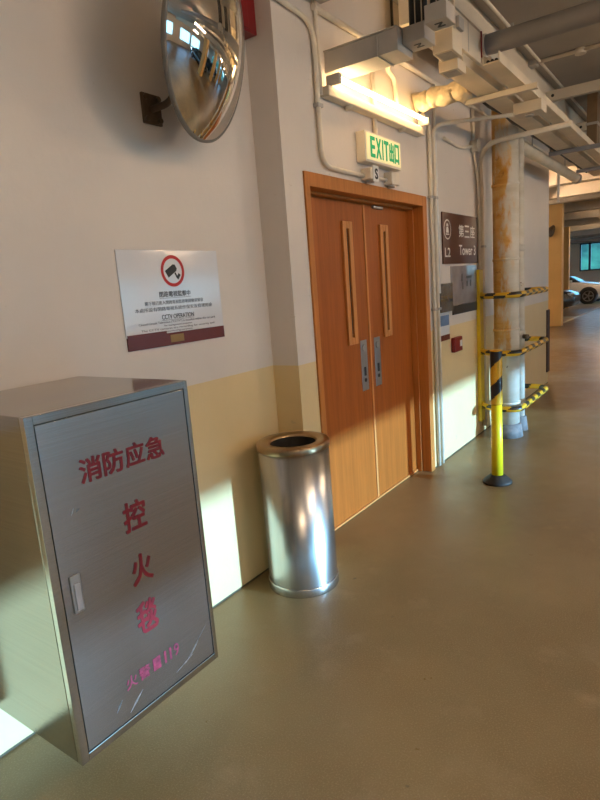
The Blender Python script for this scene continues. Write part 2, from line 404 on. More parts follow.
# beams below the slab
struct('trim_3', bx(3.66, 31.9, -0.57, -0.30, 3.10, CZ), m_beam, 'cream beam along the ceiling beside the cable trays', 'beam')
xs = (9.2, 11.2, 13.2, 15.6, 18.4, 21.4, 24.6, 28.0)
for i, x in enumerate(xs):
    struct('ceiling_beam', bx(x, x+0.28, -13.9, 8.7, 2.98 if x < 15 else 3.12, CZ), m_beam, 'cream beam crossing the ceiling beyond the wall corner', 'beam', 'cream beams crossing the far ceiling')
struct('ceiling_beam', bx(-2.5, -2.1, -13.9, 0, 2.95, CZ), m_beam)
struct('ceiling_beam', bx(0.6, 0.9, -13.9, -2.4, 3.05, CZ), m_beam)
# pillars
one('pillar', bx(17.0, 17.28, 1.33, 2.1, 0, CZ-0.002, bev=0.012), m_orange, 'orange pillar lit warmly just beyond the wall corner', 'pillar', kind='structure')
one('pillar', bx(25.0, 25.25, 2.62, 3.4, 0, CZ-0.002, bev=0.012), m_orange, 'orange pillar farther away behind the black car', 'pillar', kind='structure')
for x in (-3.2, 10.2, 15.2, 20.2, 25.2):
    one('pillar', bx(x, x+0.7, -6.9, -6.2, 0, CZ, bev=0.012), m_orange, 'cream pillar across the aisle seen only in the round mirror', 'pillar', group='pillars across the aisle', kind='structure')
one('corner_guard', bx(8.28, 8.425, PB-0.016, PB+0.05, 0.16, 1.01, bev=0.004), M('dark_brown_rubber', (0.05, 0.02, 0.015), 0.6), 'dark brown guard strip on the wall corner past the pipes', 'corner guard')
# bay lines
struct('trim_4', bx(17.4, 31.5, 1.45, 1.53, 0.0, 0.004), m_line, 'white painted line on the floor before the parked cars', 'line')
for x in (20.2, 25.9, 30.2): struct('trim_5', bx(x, x+0.09, 1.53, 6.5, 0.0, 0.004), m_line, 'white bay line between the parked cars', 'line', 'white bay lines')

# ------------------------------------------------------------------ double door
b = B()
YF = PB-0.012
def fr(x0, x1, y0, y1, z0, z1): box(b, x0, x1, y0, y1, z0, z1, bev=0.003)
fr(2.655, 2.702, YF, 0.02, 0, 2.08); fr(4.205, 4.279, YF, 0.02, 0, 2.08); fr(2.655, 4.279, YF, 0.02, 2.075, 2.15)
fr(2.702, 2.72, YD-0.045, 0.02, 0, 2.075); fr(4.19, 4.205, YD-0.045, 0.02, 0, 2.075); fr(2.74, 4.19, YD-0.045, 0.02, 2.06, 2.075)
struct('trim_1', b, m_frame, 'orange wooden frame around the double door', 'door frame')
XM = 3.503
def leaf(name, x0, x1, wx, plx, label):
    d = struct(name, bx(x0, x1, YD, YD+0.045, 0.012, 2.058, bev=0.002), m_door, label, 'door')
    z0, z1 = 1.155, 1.935; w = 0.060
    f = B()
    for a in ((wx-w, wx-w+0.044, z0, z1), (wx+w-0.044, wx+w, z0, z1), (wx-w+0.044, wx+w-0.044, z0, z0+0.045), (wx-w+0.044, wx+w-0.044, z1-0.045, z1)):
        box(f, a[0], a[1], YD-0.016, YD-0.0005, a[2], a[3], bev=0.003)
    f = obj('window_beading', f, m_beading, d)
    obj('glass_slot', bx(wx-0.016, wx+0.016, YD-0.004, YD-0.0008, z0+0.045, z1-0.045), m_slot, f)
    b = B(); box(b, plx-0.043, plx+0.043, YD-0.005, YD-0.0005, 0.823, 1.168, bev=0.002)
    pl = tag(obj('push_plate', b, m_plate, d), 'satin steel push plate')
    b = B(); cyl(b, (plx, YD-0.012, 1.115), (plx, YD-0.0052, 1.115), 0.026); obj('lock_rose', b, m_galv, pl)
    b = B(); box(b, plx-0.014, plx+0.014, YD-0.0075, YD-0.0052, 0.925, 0.985, bev=0.001); cyl(b, (plx, YD-0.008, 0.895), (plx, YD-0.0052, 0.895), 0.014); obj('keyhole', b, m_blackpl, pl)
    return d
d1 = leaf('door_1', 2.722, XM-0.003, 3.262, 3.405, 'orange wooden door leaf hinged nearer the bin')
d2 = leaf('door_2', XM+0.003, 4.188, 3.770, 3.600, 'orange wooden door leaf hinged beside the brown sign')
tag(obj('meeting_strip', bx(XM-0.012, XM+0.012, YD-0.006, YD-0.0005, 0.014, 2.056, bev=0.002), m_beading, d2), 'pale strip where the leaves meet')
b = B(); box(b, 2.722, 4.188, YD-0.012, YD-0.0005, 0.004, 0.016); obj('sweep_strip', b, m_beading, d1)
b = B(); box(b, 3.62, 3.76, YD-0.02, YD-0.0005, 2.036, 2.054, bev=0.003); obj('door_stay', b, m_plate, d2)

# ------------------------------------------------------------------ wall-hung steel cabinet
CX0, CX1, CZ0, CZ1, CY = 0.7253, 1.2804, 0.2703, 1.2759, -0.588
cab = thing('fire_blanket_cabinet', 'stainless steel cabinet with red Chinese lettering hung on the wall', 'cabinet', (CX0+.28, CY/2, CZ0))
b = B(); box(b, CX0, CX1, CY+0.022, -0.002, CZ0, CZ1, bev=0.003); obj('body', b, m_cabbody, cab)
b = B(); fw = 0.024
for a in ((CX0, CX0+fw, CZ0, CZ1), (CX1-fw+0.008, CX1, CZ0, CZ1), (CX0+fw, CX1-fw+0.008, CZ0, CZ0+fw), (CX0+fw, CX1-fw+0.008, CZ1-fw, CZ1)):
    box(b, a[0], a[1], CY, CY+0.022, a[2], a[3], bev=0.0015)
obj('front_frame', b, m_steel_side, cab)
dr = obj('door', bx(CX0+fw+0.003, CX1-fw+0.005, CY+0.002, CY+0.020, CZ0+fw+0.003, CZ1-fw-0.003, bev=0.001), m_steel, cab)
yl = CY+0.0018
b = B(); b_h = B(); box(b_h, 0.776, 0.808, yl-0.004, yl-0.0002, 0.712, 0.822, bev=0.003, seg=3); hd = tag(obj('latch_handle', b_h, m_galv, dr), 'grey recessed flush latch')
b_h = B(); box(b_h, 0.783, 0.803, yl-0.008, yl-0.0042, 0.720, 0.798, bev=0.0035, seg=3); obj('paddle', b_h, M('latch_grey', (0.50, 0.50, 0.53), 0.3, 0.3), hd)
wx0, ww = 0.852, 0.0765
for i, chx in enumerate('消防应急'):
    obj('red_character', text_bm(chx, (wx0+i*ww+0.003, wx0+(i+1)*ww-0.003, 1.058, 1.129), yl, bold=0.05), m_red, dr)
for chx, x0, x1, z0, z1 in (('控', 0.972, 1.055, 0.864, 0.958), ('火', 0.974, 1.052, 0.692, 0.788), ('毯', 0.969, 1.048, 0.530, 0.636)):
    obj('red_character', text_bm(chx, (x0, x1, z0, z1), yl, bold=0.045), m_red, dr)
for chx, x0, x1 in (('火', 0.900, 0.941), ('警', 0.948, 0.992), ('■', 1.004, 1.034), ('1', 1.050, 1.058), ('1', 1.072, 1.080), ('9', 1.091, 1.112)):
    tag(obj('faded_character', text_bm(chx, (x0, x1, 0.389, 0.431), yl, bold=0.02), m_fadedred, dr), 'half worn off red mark')
# rubbed marks near the foot of the cabinet door
m_scuff = M('scuffed_steel', (0.44, 0.43, 0.42), 0.36, 1.0, var=0.5, scale=60)
for (xa, za, xb, zb, r_) in ((1.13, 0.335, 1.24, 0.420, .0008), (1.09, 0.330, 1.17, 0.352, .0018), (1.15, 0.345, 1.20, 0.385, .0016), (0.90, 0.315, 0.955, 0.360, .004), (0.855, 0.345, 0.88, 0.375, .003), (0.812, .985, .822, 1.005, .0018), (0.826, .99, .84, .998, .0016)):
    b = B(); L = math.hypot(xb-xa, zb-za); nx, nz = -(zb-za)/L*r_, (xb-xa)/L*r_
    mx, mz = (xa+xb)/2, (za+zb)/2
    prism(b, [(xa, za), (mx-nx, mz-nz), (xb, zb), (mx+nx, mz+nz)], yl-0.0004, yl-0.0001); obj('scuff', b, m_scuff, dr)

# ------------------------------------------------------------------ litter bin
BX, BY, BR, BH = 2.275, -0.250, 0.189, 0.785
bn = thing('waste_bin', 'tall round stainless steel bin with an open top against the wall', 'bin', (BX, BY, 0))
b = B(); lathe(b, [(BR-0.01, 0.012), (BR-0.004, 0.014), (BR-0.004, 0.04), (BR-0.006, 0.048), (BR-0.006, BH-0.030), (BR-0.012, BH-0.030), (BR-0.012, 0.03), (0, 0.03), (0, 0.012)], centre=(BX, BY, 0)); obj('shell', b, m_binsteel, bn)
b = B(); lathe(b, [(0, 0), (BR-0.001, 0), (BR, 0.004), (BR, 0.040), (BR-0.003, 0.046), (BR-0.0055, 0.046), (BR-0.0055, 0.011), (0, 0.011)], centre=(BX, BY, 0)); obj('foot_ring', b, m_binsteel, bn)
b = B(); lathe(b, [(BR-0.0055, BH-0.036), (BR-0.001, BH-0.036), (BR, BH-0.032), (BR, BH-0.012), (BR-0.004, BH-0.003), (BR-0.012, BH), (0.128, BH-0.004), (0.122, BH-0.010), (0.122, BH-0.10), (0.118, BH-0.10), (0.118, BH-0.013), (0.12, BH-0.02), (BR-0.0055, BH-0.02)], centre=(BX, BY, 0)); rim = tag(obj('rim', b, m_rim, bn), 'bronze tinted turned-in rim')
b = B(); lathe(b, [(0.116, BH-0.015), (0.116, BH-0.5), (0, BH-0.5), (0, BH-0.505), (0.1175, BH-0.505), (0.1175, BH-0.015)], centre=(BX, BY, 0)); obj('liner', b, m_black, bn)

# ------------------------------------------------------------------ CCTV notice
sx0, sx1, sz0, sz1 = 1.520, 2.109, 1.3359, 1.7503
sg = thing('cctv_notice', 'white acrylic notice with a camera inside a red ring on the wall above the cabinet', 'sign', ((sx0+sx1)/2, 0, sz0))
obj('panel', bx(sx0, sx1, -0.006, -0.001, sz0+0.055, sz1, bev=0.001), m_acryl, sg)
st = obj('foot_strip', bx(sx0+0.002, sx1-0.002, -0.009, -0.001, sz0, sz0+0.0548, bev=0.001), m_brownstrip, sg)
obj('emblem_patch', bx(1.755, 1.835, -0.0098, -0.0092, sz0+0.012, sz0+0.046), m_gold, st)
obj('upper_tape', bx(sx0+0.004, 1.735, -0.0105, -0.0062, sz0+0.045, sz0+0.066), m_brownstrip, st)
ys_ = -0.0062
b = B(); cxr, czr = 1.815, 1.660
N_ = 48; r0, r1 = 0.054, 0.069
for a in range(N_):
    t0, t1 = 2*PI*a/N_, 2*PI*(a+1)/N_
    v = [b.verts.new((cxr+r_*math.cos(t), ys_-0.001, czr+r_*math.sin(t))) for r_, t in ((r0, t0), (r1, t0), (r1, t1), (r0, t1))]; b.faces.new(v)
obj('red_ring', b, m_signred, sg)
b = B()
def rot(poly, ang, ox, oz): return [(ox+x*math.cos(ang)-z*math.sin(ang), oz+x*math.sin(ang)+z*math.cos(ang)) for x, z in poly]
prism(b, rot([(-0.040, -0.017), (0.016, -0.017), (0.026, -0.010), (0.026, 0.010), (0.016, 0.017), (-0.040, 0.017)], 0.52, cxr-0.002, czr+0.006), ys_-0.001, ys_-0.0002)
prism(b, rot([(-0.004, -0.022), (0.004, -0.022), (0.004, 0.0), (-0.004, 0.0)], 0.5, cxr+0.012, czr-0.008), ys_-0.001, ys_-0.0002)
prism(b, rot([(-0.012, -0.008), (0.014, -0.008), (0.014, 0.006), (-0.012, 0.006)], 0.9, cxr+0.030, czr-0.024), ys_-0.001, ys_-0.0002)
obj('camera_pictogram', b, m_ink, sg)
for s, x0, x1, z0, z1, bo, m in (('閉路電視監察中', 1.722, 1.908, 1.548, 1.574, 0.006, m_greyink), ('閣下現已進入閉路電視監察範圍敬請留意', 1.637, 1.985, 1.517, 1.534, 0.0, m_greyink), ('本處所設有閉路電視系統作保安及管理用途', 1.580, 2.042, 1.490, 1.508, 0.0, m_greyink),
        ('CCTV OPERATION', 1.722, 1.916, 1.452, 1.473, 0.004, m_ink), ('Closed Circuit Television ("CCTV") is installed within this car park', 1.590, 2.055, 1.432, 1.445, 0, m_greyink), ('for management purposes.', 1.73, 1.90, 1.419, 1.430, 0, m_greyink),
        ('The CCTV cameras are recording for security and', 1.60, 2.045, 1.405, 1.417, 0, m_greyink), ('monitoring purposes.', 1.74, 1.90, 1.394, 1.403, 0, m_greyink)):
    obj('printed_line', text_bm(s, (x0, x1, z0, z1), ys_, bold=bo*6, depth=0.0008), m, sg)
b = B(); box(b, 1.722, 1.908, ys_-0.0008, ys_-0.0001, 1.543, 1.5445); box(b, 1.722, 1.916, ys_-0.0008, ys_-0.0001, 1.4475, 1.449); obj('underline', b, m_greyink, sg)

# ------------------------------------------------------------------ convex mirror
MC = Vector((1.862, -0.30, 2.498)); MR = 0.345
yaw, tl = math.radians(18.3), math.radians(13.8)
nv = Vector((math.sin(yaw)*math.cos(tl), -math.cos(yaw)*math.cos(tl), -math.sin(tl)))
mr = thing('convex_mirror', 'round convex traffic mirror on a wall arm above the white notice', 'mirror', tuple(MC))
prof = []; sag = 0.085; Rs = (MR*MR+sag*sag)/(2*sag)
for k in range(25):
    r_ = (MR-0.012)*(1-k/24); prof.append((r_, math.sqrt(Rs*Rs-r_*r_)-(Rs-sag)+0.004))
b = B(); lathe(b, prof, 72, MC, nv); dm = tag(obj('dome', b, m_mirror, mr), 'silvered bulging mirror face')
b = B(); lathe(b, [(MR-0.014, 0.010), (MR-0.004, 0.011), (MR, 0.008), (MR, -0.004), (MR-0.004, -0.008), (MR-0.05, -0.022), (0.12, -0.045), (0, -0.045), (0, -0.038), (MR-0.05, -0.012), (MR-0.014, 0.0)], 72, MC, nv, closed=False); obj('housing', b, m_mirrorback, mr)
b = B(); back = MC-nv*0.048; sweep(b, fillet([(1.80, -0.012, 2.325), (1.80, -0.13, 2.325), tuple(back-nv*0.03), tuple(back)], 0.05), 0.014, 14); obj('arm', b, m_bracket, mr)
b = B(); box(b, 1.75, 1.85, -0.014, -0.001, 2.265, 2.385, bev=0.003); pl = obj('wall_plate', b, m_bracket, mr)
for dx in (-0.034, 0.034):
    for dz in (-0.042, 0.042):
        b = B(); cyl(b, (1.80+dx, -0.026, 2.325+dz), (1.80+dx, -0.0142, 2.325+dz), 0.011, seg=6); obj('bolt', b, m_bracket, pl)

# red box high on the wall
rb = thing('red_box', 'plain red box fixed high on the wall behind the round mirror', 'box', (2.37, 0, 2.775))
obj('box_body', bx(2.24, 2.474, -0.085, -0.001, 2.775, 3.16, bev=0.004), m_redbox, rb)
obj('front_cover', bx(2.25, 2.405, -0.093, -0.0855, 2.785, 3.15, bev=0.002), m_redbox, rb)

# ------------------------------------------------------------------ tube light over the door
def tube_light(name, label, group, x0, x1, yb, z, wall=True):
    cx = (x0+x1)/2
    t = thing(name, label, 'lamp', (cx, yb, z), group)
    if wall:
        b = B(); box(b, x0-0.04, x1+0.04, yb-0.062, yb-0.001, z-0.088, z-0.034, bev=0.006); obj('batten_body', b, m_fix, t)
        ty, tz = yb-0.092, z
        for x in (x0, x1):
            b = B(); box(b, x-0.016, x+0.016, ty-0.022, yb-0.03, tz-0.03, tz+0.02, bev=0.005); obj('lamp_holder', b, m_greybox, t)
        for x in (x0+0.22, x1-0.28):
            b = B(); cyl(b, (x, yb-0.03, z-0.105), (x, yb-0.03, z-0.084), 0.02, 0.026); obj('fixing_clip', b, m_fix, t)
    else:
        b = B(); box(b, x0-0.04, x1+0.04, yb-0.04, yb+0.04, z, z+0.06, bev=0.006); obj('batten_body', b, m_fix, t)
        for x in (x0+0.15, x1-0.15):
            b = B(); cyl(b, (x, yb, z+0.0605), (x, yb, CZ-0.0005), 0.008, seg=8); obj('hanger_rod', b, m_galv, t)
        ty, tz = yb, z-0.03
        for x in (x0, x1):
            b = B(); box(b, x-0.014, x+0.014, ty-0.018, ty+0.018, tz-0.018, z+0.001, bev=0.004); obj('lamp_holder', b, m_greybox, t)
    b = B(); cyl(b, (x0+0.014, ty, tz), (x1-0.014, ty, tz), 0.0135, seg=12); obj('tube', b, m_tube if wall else m_tube2, t)
    return t
tube_light('tube_light', 'glowing tube light on the wall above the exit sign', None, 2.915, 4.135, PB, 2.640)
proto = tube_light('tube_light', 'tube light hung under the ceiling over the parking bays past the wall corner', 'tube lights over the far bays', 9.75, 10.95, 0.75, 2.92, False)
for p in ((12.35, 0.9, 2.92), (14.55, 2.9, 2.92), (20.0, 0.6, 2.92), (26.6, 1.0, 2.92)): dup(proto, p)
for p in ((1.9, -3.6, 2.92), (5.35, -3.6, 2.92), (-1.0, -3.6, 2.92), (12.35, -3.6, 2.92), (17.0, -3.6, 2.92), (23.0, -3.6, 2.92), (4.0, -9.0, 2.92), (10.35, -9.0, 2.92)):
    dup(proto, p, 'tube light under the ceiling of the aisle outside the view', 'tube lights over the aisle')

# ------------------------------------------------------------------ exit sign and boxes beneath
ex = thing('exit_sign', 'lit green and white exit sign box over the double door', 'sign', (3.50, PB, 2.27))
ey = -0.240
b = B(); box(b, 3.250, 3.745, ey+0.004, PB-0.001, 2.264, 2.440, bev=0.003); obj('case', b, m_exitcase, ex)
obj('lit_face', bx(3.264, 3.731, ey, ey+0.0038, 2.278, 2.430), m_exitface, ex)
for s, x0, x1 in (('E', 3.309, 3.370), ('X', 3.382, 3.452), ('I', 3.466, 3.480), ('T', 3.492, 3.555), ('出', 3.564, 3.632), ('口', 3.642, 3.706)):
    obj('green_letter', text_bm(s, (x0, x1, 2.294, 2.415), ey, bold=0.06, depth=0.002), m_green, ex)
sb = thing('smoke_detector_box', 'cream conduit box marked S below the exit sign', 'junction box', (3.35, PB, 2.19))
obj('box_body', bx(3.29, 3.395, -0.245, PB-0.001, 2.165, 2.232, bev=0.006), m_conduit, sb)
obj('white_plate', bx(3.312, 3.388, -0.250, -0.2455, 2.150, 2.246, bev=0.003), m_white, sb)
obj('letter', text_bm('S', (3.332, 3.372, 2.166, 2.230), -0.2502, bold=0.08), m_ink, sb)
b = B(); cyl(b, (3.34, -0.21, 2.152), (3.34, -0.21, 2.1645), 0.026); obj('gland', b, m_greybox, sb)
jb = thing('junction_box', 'cream square junction box above the door beside the box marked S', 'junction box', (3.66, PB, 2.2))
obj('box_body', bx(3.60, 3.715, -0.235, PB-0.001, 2.165, 2.245, bev=0.005), m_conduit, jb)
b = B(); cyl(b, (3.64, -0.205, 2.150), (3.64, -0.205, 2.1645), 0.028); obj('gland', b, m_greybox, jb)

# ------------------------------------------------------------------ conduits on the walls
def conduit(pts, r_, label, bend=0.09, clips=(), mat=None, group=None, name='conduit'):
    loc = pts[0]; t = thing(name, label, 'pipe', loc, group)
    b = B(); sweep(b, fillet(pts, bend), r_, 12); obj('run', b, mat or m_conduit, t)
    for c in clips:
        c = Vector(c); b = B(); box(b, c.x-r_*1.9, c.x+r_*1.9, c.y-r_*1.25, PB-0.0005, c.z-0.010, c.z+0.010, bev=0.003); obj('saddle_clip', b, m_greybox, t)
    return t
cr_ = 0.0135
conduit([(2.47, -0.192, 2.925), (2.822, -0.192, 2.905), (2.826, -0.192, 2.19), (3.295, -0.192, 2.19)], cr_, 'cream conduit dropping beside the beam and turning to the box marked S', 0.11, [(2.826, -0.192, 2.50)])
conduit([(2.858, -0.190, 3.33), (2.86, -0.190, 2.56)], 0.011, 'thin cream conduit running straight up at the near end of the tube light', 0.02)
conduit([(3.39, -0.192, 2.192), (3.602, -0.192, 2.196)], 0.010, 'short cream conduit joining the two boxes over the door', 0.02)
conduit([(3.478, -0.192, 2.93), (3.478, -0.192, 2.442)], 0.014, 'cream conduit rising from the top of the exit sign', 0.02)
conduit([(3.33, -0.59, 2.86), (3.55, -0.24, 2.86), (3.79, -0.195, 2.85), (3.80, -0.195, 2.70)], 0.016, 'bent cream conduit dropping to the middle of the tube light', 0.12)
conduit([(2.84, -0.19, 2.985), (8.3, -0.19, 2.985)], 0.016, 'long cream conduit running level along the top of the wall', 0.02)
conduit([(4.352, -0.192, 0.012), (4.352, -0.192, 2.60), (4.352, -0.192, 2.70), (4.235, -0.192, 2.72)], 0.014, 'cream conduit beside the door frame that turns toward the tube light', 0.09, [(4.352, -0.192, 1.30), (4.352, -0.192, 2.15)])
conduit([(4.425, -0.192, 0.012), (4.425, -0.192, 2.665), (4.52, -0.30, 2.69), (4.86, -0.74, 2.715)], 0.015, 'cream conduit beside the brown sign that bends out to the cable tray', 0.09, [(4.425, -0.192, 1.30), (4.425, -0.192, 2.15)])
conduit([(4.47, -0.190, 1.42), (4.47, -0.190, 2.99)], 0.011, 'thin white conduit running up behind the corner of the brown sign', 0.02, mat=m_white)
conduit([(5.548, -0.196, 0.07), (5.548, -0.196, 2.38), (5.50, -0.20, 2.57), (5.36, -0.32, 2.665), (5.335, -1.00, 2.675)], 0.021, 'cream conduit beside the yellow channel that bends out over the pipes', 0.13, [(5.548, -0.195, 1.80)])
conduit([(4.66, -0.19, 2.62), (5.02, -0.19, 2.60), (5.32, -0.19, 2.655)], 0.013, 'sloping cream conduit leading into the round wall box', 0.1)
jb = thing('junction_box', 'cream round junction box high on the wall near the rusty pipe', 'junction box', (5.35, PB, 2.66))
b = B(); cyl(b, (5.35, PB-0.001, 2.66), (5.35, -0.235, 2.66), 0.048); obj('box_body', b, m_conduit, jb)
b = B(); cyl(b, (5.35, -0.2355, 2.66), (5.35, -0.242, 2.66), 0.053); obj('lid', b, m_conduit, jb)
conduit([(5.36, -0.192, 2.615), (5.44, -0.192, 2.45), (5.478, -0.192, 2.28), (5.478, -0.192, 1.60)], 0.012, 'thin cream conduit dropping from the round wall box to the yellow channel', 0.2)
conduit([(5.35, -0.192, 2.705), (5.35, -0.192, 2.965)], 0.016, 'short cream conduit rising from the round wall box', 0.02)

conduit([(3.80, -0.188, 3.005), (3.80, -0.188, 3.335)], 0.009, 'thin dark rod standing in for the wall panel joint above the tube light', 0.02, mat=m_blackpl)  # rod added in place of the dark panel joint line
# lagged pipe
b = B(); pts = [(4.13+0.006*math.sin(k*1.3), PB-0.003-k*0.0188, 2.772+0.006*math.sin(k*.9)) for k in range(22)]
sweep(b, pts, [0.062+0.005*math.sin(k*1.7)+random.uniform(-.006, .007) for k in range(22)], 18, jitter=0.08)
one('lagged_pipe', b, m_foil, 'lumpy cream lagged pipe coming out of the wall above the tube light end', 'pipe', (4.13, PB, 2.772))
# trunking beam out of the wall
tb = thing('cable_duct', 'grey and cream square duct standing out from the wall above the tube light', 'duct', (3.03, PB, 2.69))
obj('duct_body', bx(2.945, 3.13, -0.612, PB-0.001, 2.69, 2.795, bev=0.003), m_greybox, tb)
obj('duct_lid', bx(2.938, 3.137, -0.612, PB-0.001, 2.7955, 2.803, bev=0.001), m_greybox, tb)
obj('joint_band', bx(2.940, 3.135, -0.50, -0.493, 2.687, 2.7954), m_greybox, tb)
# hanging channel at the top edge
hc = thing('hanging_channel', 'grey steel channel stub under the ceiling above the bent conduit', 'channel', (2.76, -0.4, 3.0))
obj('channel', bx(2.62, 2.875, -0.70, -0.215, 3.0, 3.012), m_galv, hc)
for x in (2.62, 2.863): obj('channel_side', bx(x, x+0.012, -0.70, -0.215, 3.0125, 3.07), m_galv, hc)
b = B(); cyl(b, (2.75, -0.40, 3.0125), (2.75, -0.40, CZ-0.001), 0.008, seg=10); obj('hanger_rod', b, m_galv, hc)

# ------------------------------------------------------------------ cable trays and risers
def riser(x0, x1, y0, y1, z0, z1, label, mark, cables):
    t = thing('cable_riser', label, 'trunking', ((x0+x1)/2, (y0+y1)/2, z0), 'trunking ends')
    t['group'] = 'trunking ends'
    obj('end_box', bx(x0, x1, y0, y1, z0, z1, bev=0.003), m_greybox if cables else m_tray, t)
    if mark:
        b = text_bm(mark, (-0.026, 0.026, -0.020, 0.020), 0, bold=0.14, depth=0.001)
        for v in b.verts:
            p = v.co.copy(); v.co = Vector(((x0+x1)/2+p.x, (y0+y1)/2-p.z, z0-0.0003+p.y))
        obj('letter', b, m_ink, t)
    if not mark: obj('under_label', bx(x0+0.02, x1-0.02, y0+0.015, y1-0.015, z0-0.002, z0-0.0002), m_galv, t)
    if cables:
        for k in range(3):
            yy = y0+(y1-y0)*(0.2+0.3*k); b = B(); cyl(b, ((x0+x1)/2, yy, z1+0.001), ((x0+x1)/2, yy, CZ-0.001), 0.014, seg=10); obj('cable', b, m_blackpl, t)
        obj('riser_back', bx(x1-0.02, x1, y0, y1, z1+0.001, CZ-0.001), m_tray, t)
    return t
riser(3.00, 3.14, -0.735, -0.615, 2.725, 2.805, 'grey trunking end marked N with black cables, nearest the duct', 'N', True)
riser(2.88, 3.00, -0.895, -0.785, 2.735, 2.815, 'grey trunking end marked N with black cables, farther from the wall', 'N', True)
riser(3.215, 3.36, -0.80, -0.69, 2.712, 2.82, 'cream trunking end block above the first tray', '', False)
riser(3.385, 3.52, -0.765, -0.655, 2.67, 2.728, 'low cream trunking end block beneath the first tray', '', False)
def tray(y0, y1, x0, x1, z0, h, label, name='cable_tray'):
    t = thing(name, label, 'cable tray', ((x0+x1)/2, (y0+y1)/2, z0))
    obj('tray_base', bx(x0, x1, y0, y1, z0, z0+0.008), m_tray, t)
    for y in (y0, y1-0.006): obj('tray_side', bx(x0, x1, y, y+0.006, z0+0.0085, z0+h), m_tray, t)
    b = B()
    for k in range(3): cyl(b, (x0+0.02, y0+(y1-y0)*(0.25+0.25*k), z0+0.0185), (x1-0.02, y0+(y1-y0)*(0.25+.25*k), z0+0.0185), 0.010, seg=8)
    tag(obj('cable_bundle', b, m_blackpl, t), None, None, None, 'stuff')
    return t
tray(-0.745, -0.60, 3.53, 9.05, 2.735, 0.055, 'cream cable tray running along the ceiling nearest the wall')
tray(-0.912, -0.815, 3.66, 9.05, 2.735, 0.055, 'cream cable tray running along the ceiling farthest from the wall')
b = B(); sweep(b, [(5.89, -0.44, 2.70), (8.7, -0.44, 2.70)], 0.055, 16)
pp = thing('service_pipe', 'thick grey pipe running under the ceiling past the rusty pipe', 'pipe', (6.6, -0.44, 2.70)); obj('run', b, m_tray, pp)
b = B(); cyl(b, (8.70, -0.44, 2.70), (8.76, -0.44, 2.70), 0.068); obj('end_cap', b, m_greybox, pp)
for x in (6.4, 8.0):
    b = B(); cyl(b, (x, -0.44, 2.756), (x, -0.44, 3.0995), 0.007, seg=8); obj('hanger_rod', b, m_galv, pp)
for i, x in enumerate((6.72, 8.22)):
    t = thing('tray_hanger', 'dark strut under the cable trays ' + ('beside the wall corner' if i else 'above the barrier rail'), 'strut', (x, -0.8, 2.69))
    obj('strut', bx(x-0.02, x+0.02, -1.06, -0.53, 2.692, 2.731, bev=0.002), m_duct, t)
    for y in (-1.045, -0.545):
        b = B(); cyl(b, (x, y, 2.7315), (x, y, CZ-0.001 if y < -0.6 else 3.099), 0.007, seg=8); obj('threaded_rod', b, m_galv, t)
st = thing('tray_hanger', 'cream strut under the cable trays near the lagged pipe', 'strut', (4.25, -0.75, 2.7))
obj('strut', bx(4.215, 4.255, -0.99, -0.52, 2.697, 2.731, bev=0.002), m_beam, st)
bxx = thing('pull_box', 'cream square pull box under the cable tray at the conduit end', 'junction box', (4.65, -0.8, 2.67))
obj('box_body', bx(4.60, 4.76, -0.93, -0.735, 2.655, 2.732, bev=0.004), m_beam, bxx)
b = B(); cyl(b, (4.68, -0.83, 2.645), (4.68, -0.83, 2.6545), 0.03); obj('gland', b, m_greybox, bxx)
br_ = thing('brown_riser', 'brown vertical duct between the cable trays and the ceiling near the wall corner', 'duct', (7.3, -0.9, 2.8))
obj('duct_body', bx(7.22, 7.42, -0.90, -0.80, 2.80, CZ-0.001, bev=0.003), m_brduct, br_)
obj('joint_band', bx(7.212, 7.428, -0.908, -0.792, 3.02, 3.045), m_greybox, br_)
# drop panel hung by the beam over the trays
obj_ = thing('cover_panel', 'cream cover panel hung on the beam over the trunking ends', 'panel', (4.2, -0.6, 3.1))
obj('panel', bx(3.66, 4.36, -0.585, -0.5715, 2.98, 3.19, bev=0.002), m_beam, obj_)
for x in (3.84, 4.10): obj('panel_joint', bx(x-0.004, x+0.004, -0.588, -0.5855, 2.99, 3.18), m_greybox, obj_)
obj('ledge', bx(3.66, 4.36, -0.60, -0.5855, 3.17, 3.19), m_beam, obj_)
obj('switch_box', bx(3.86, 3.95, -0.612, -0.5885, 3.06, 3.13, bev=0.004), m_greybox, obj_)
t = thing('ceiling_conduit', 'thin cream conduit running along the slab beside the beam over the trays', 'pipe', (5, -0.66, 3.3))
b = B(); cyl(b, (2.7, -0.66, 3.318), (9.1, -0.66, 3.318), 0.012); obj('run', b, m_conduit, t)
for x in (3.4, 4.8, 7.0, 8.4): obj('saddle_clip', bx(x-0.012, x+0.012, -0.69, -0.63, 3.302, 3.339, bev=0.003), m_greybox, t)
t = thing('cable_run', 'black cable lying beside the cable tray nearest the wall', 'cable', (6, -0.575, 2.75))
b = B(); sweep(b, [(4.35+0.215*k, -0.578+0.006*math.sin(k*1.9), 2.748+0.004*math.cos(k*2.3)) for k in range(21)], 0.011, 8); obj('cable', b, m_blackpl, t)
rd = one('red_rod', bx(4.305, 4.313, -0.610, -0.602, 3.00, 3.165), m_redbox, 'thin dark red rod hanging beside the grey duct end', 'rod')
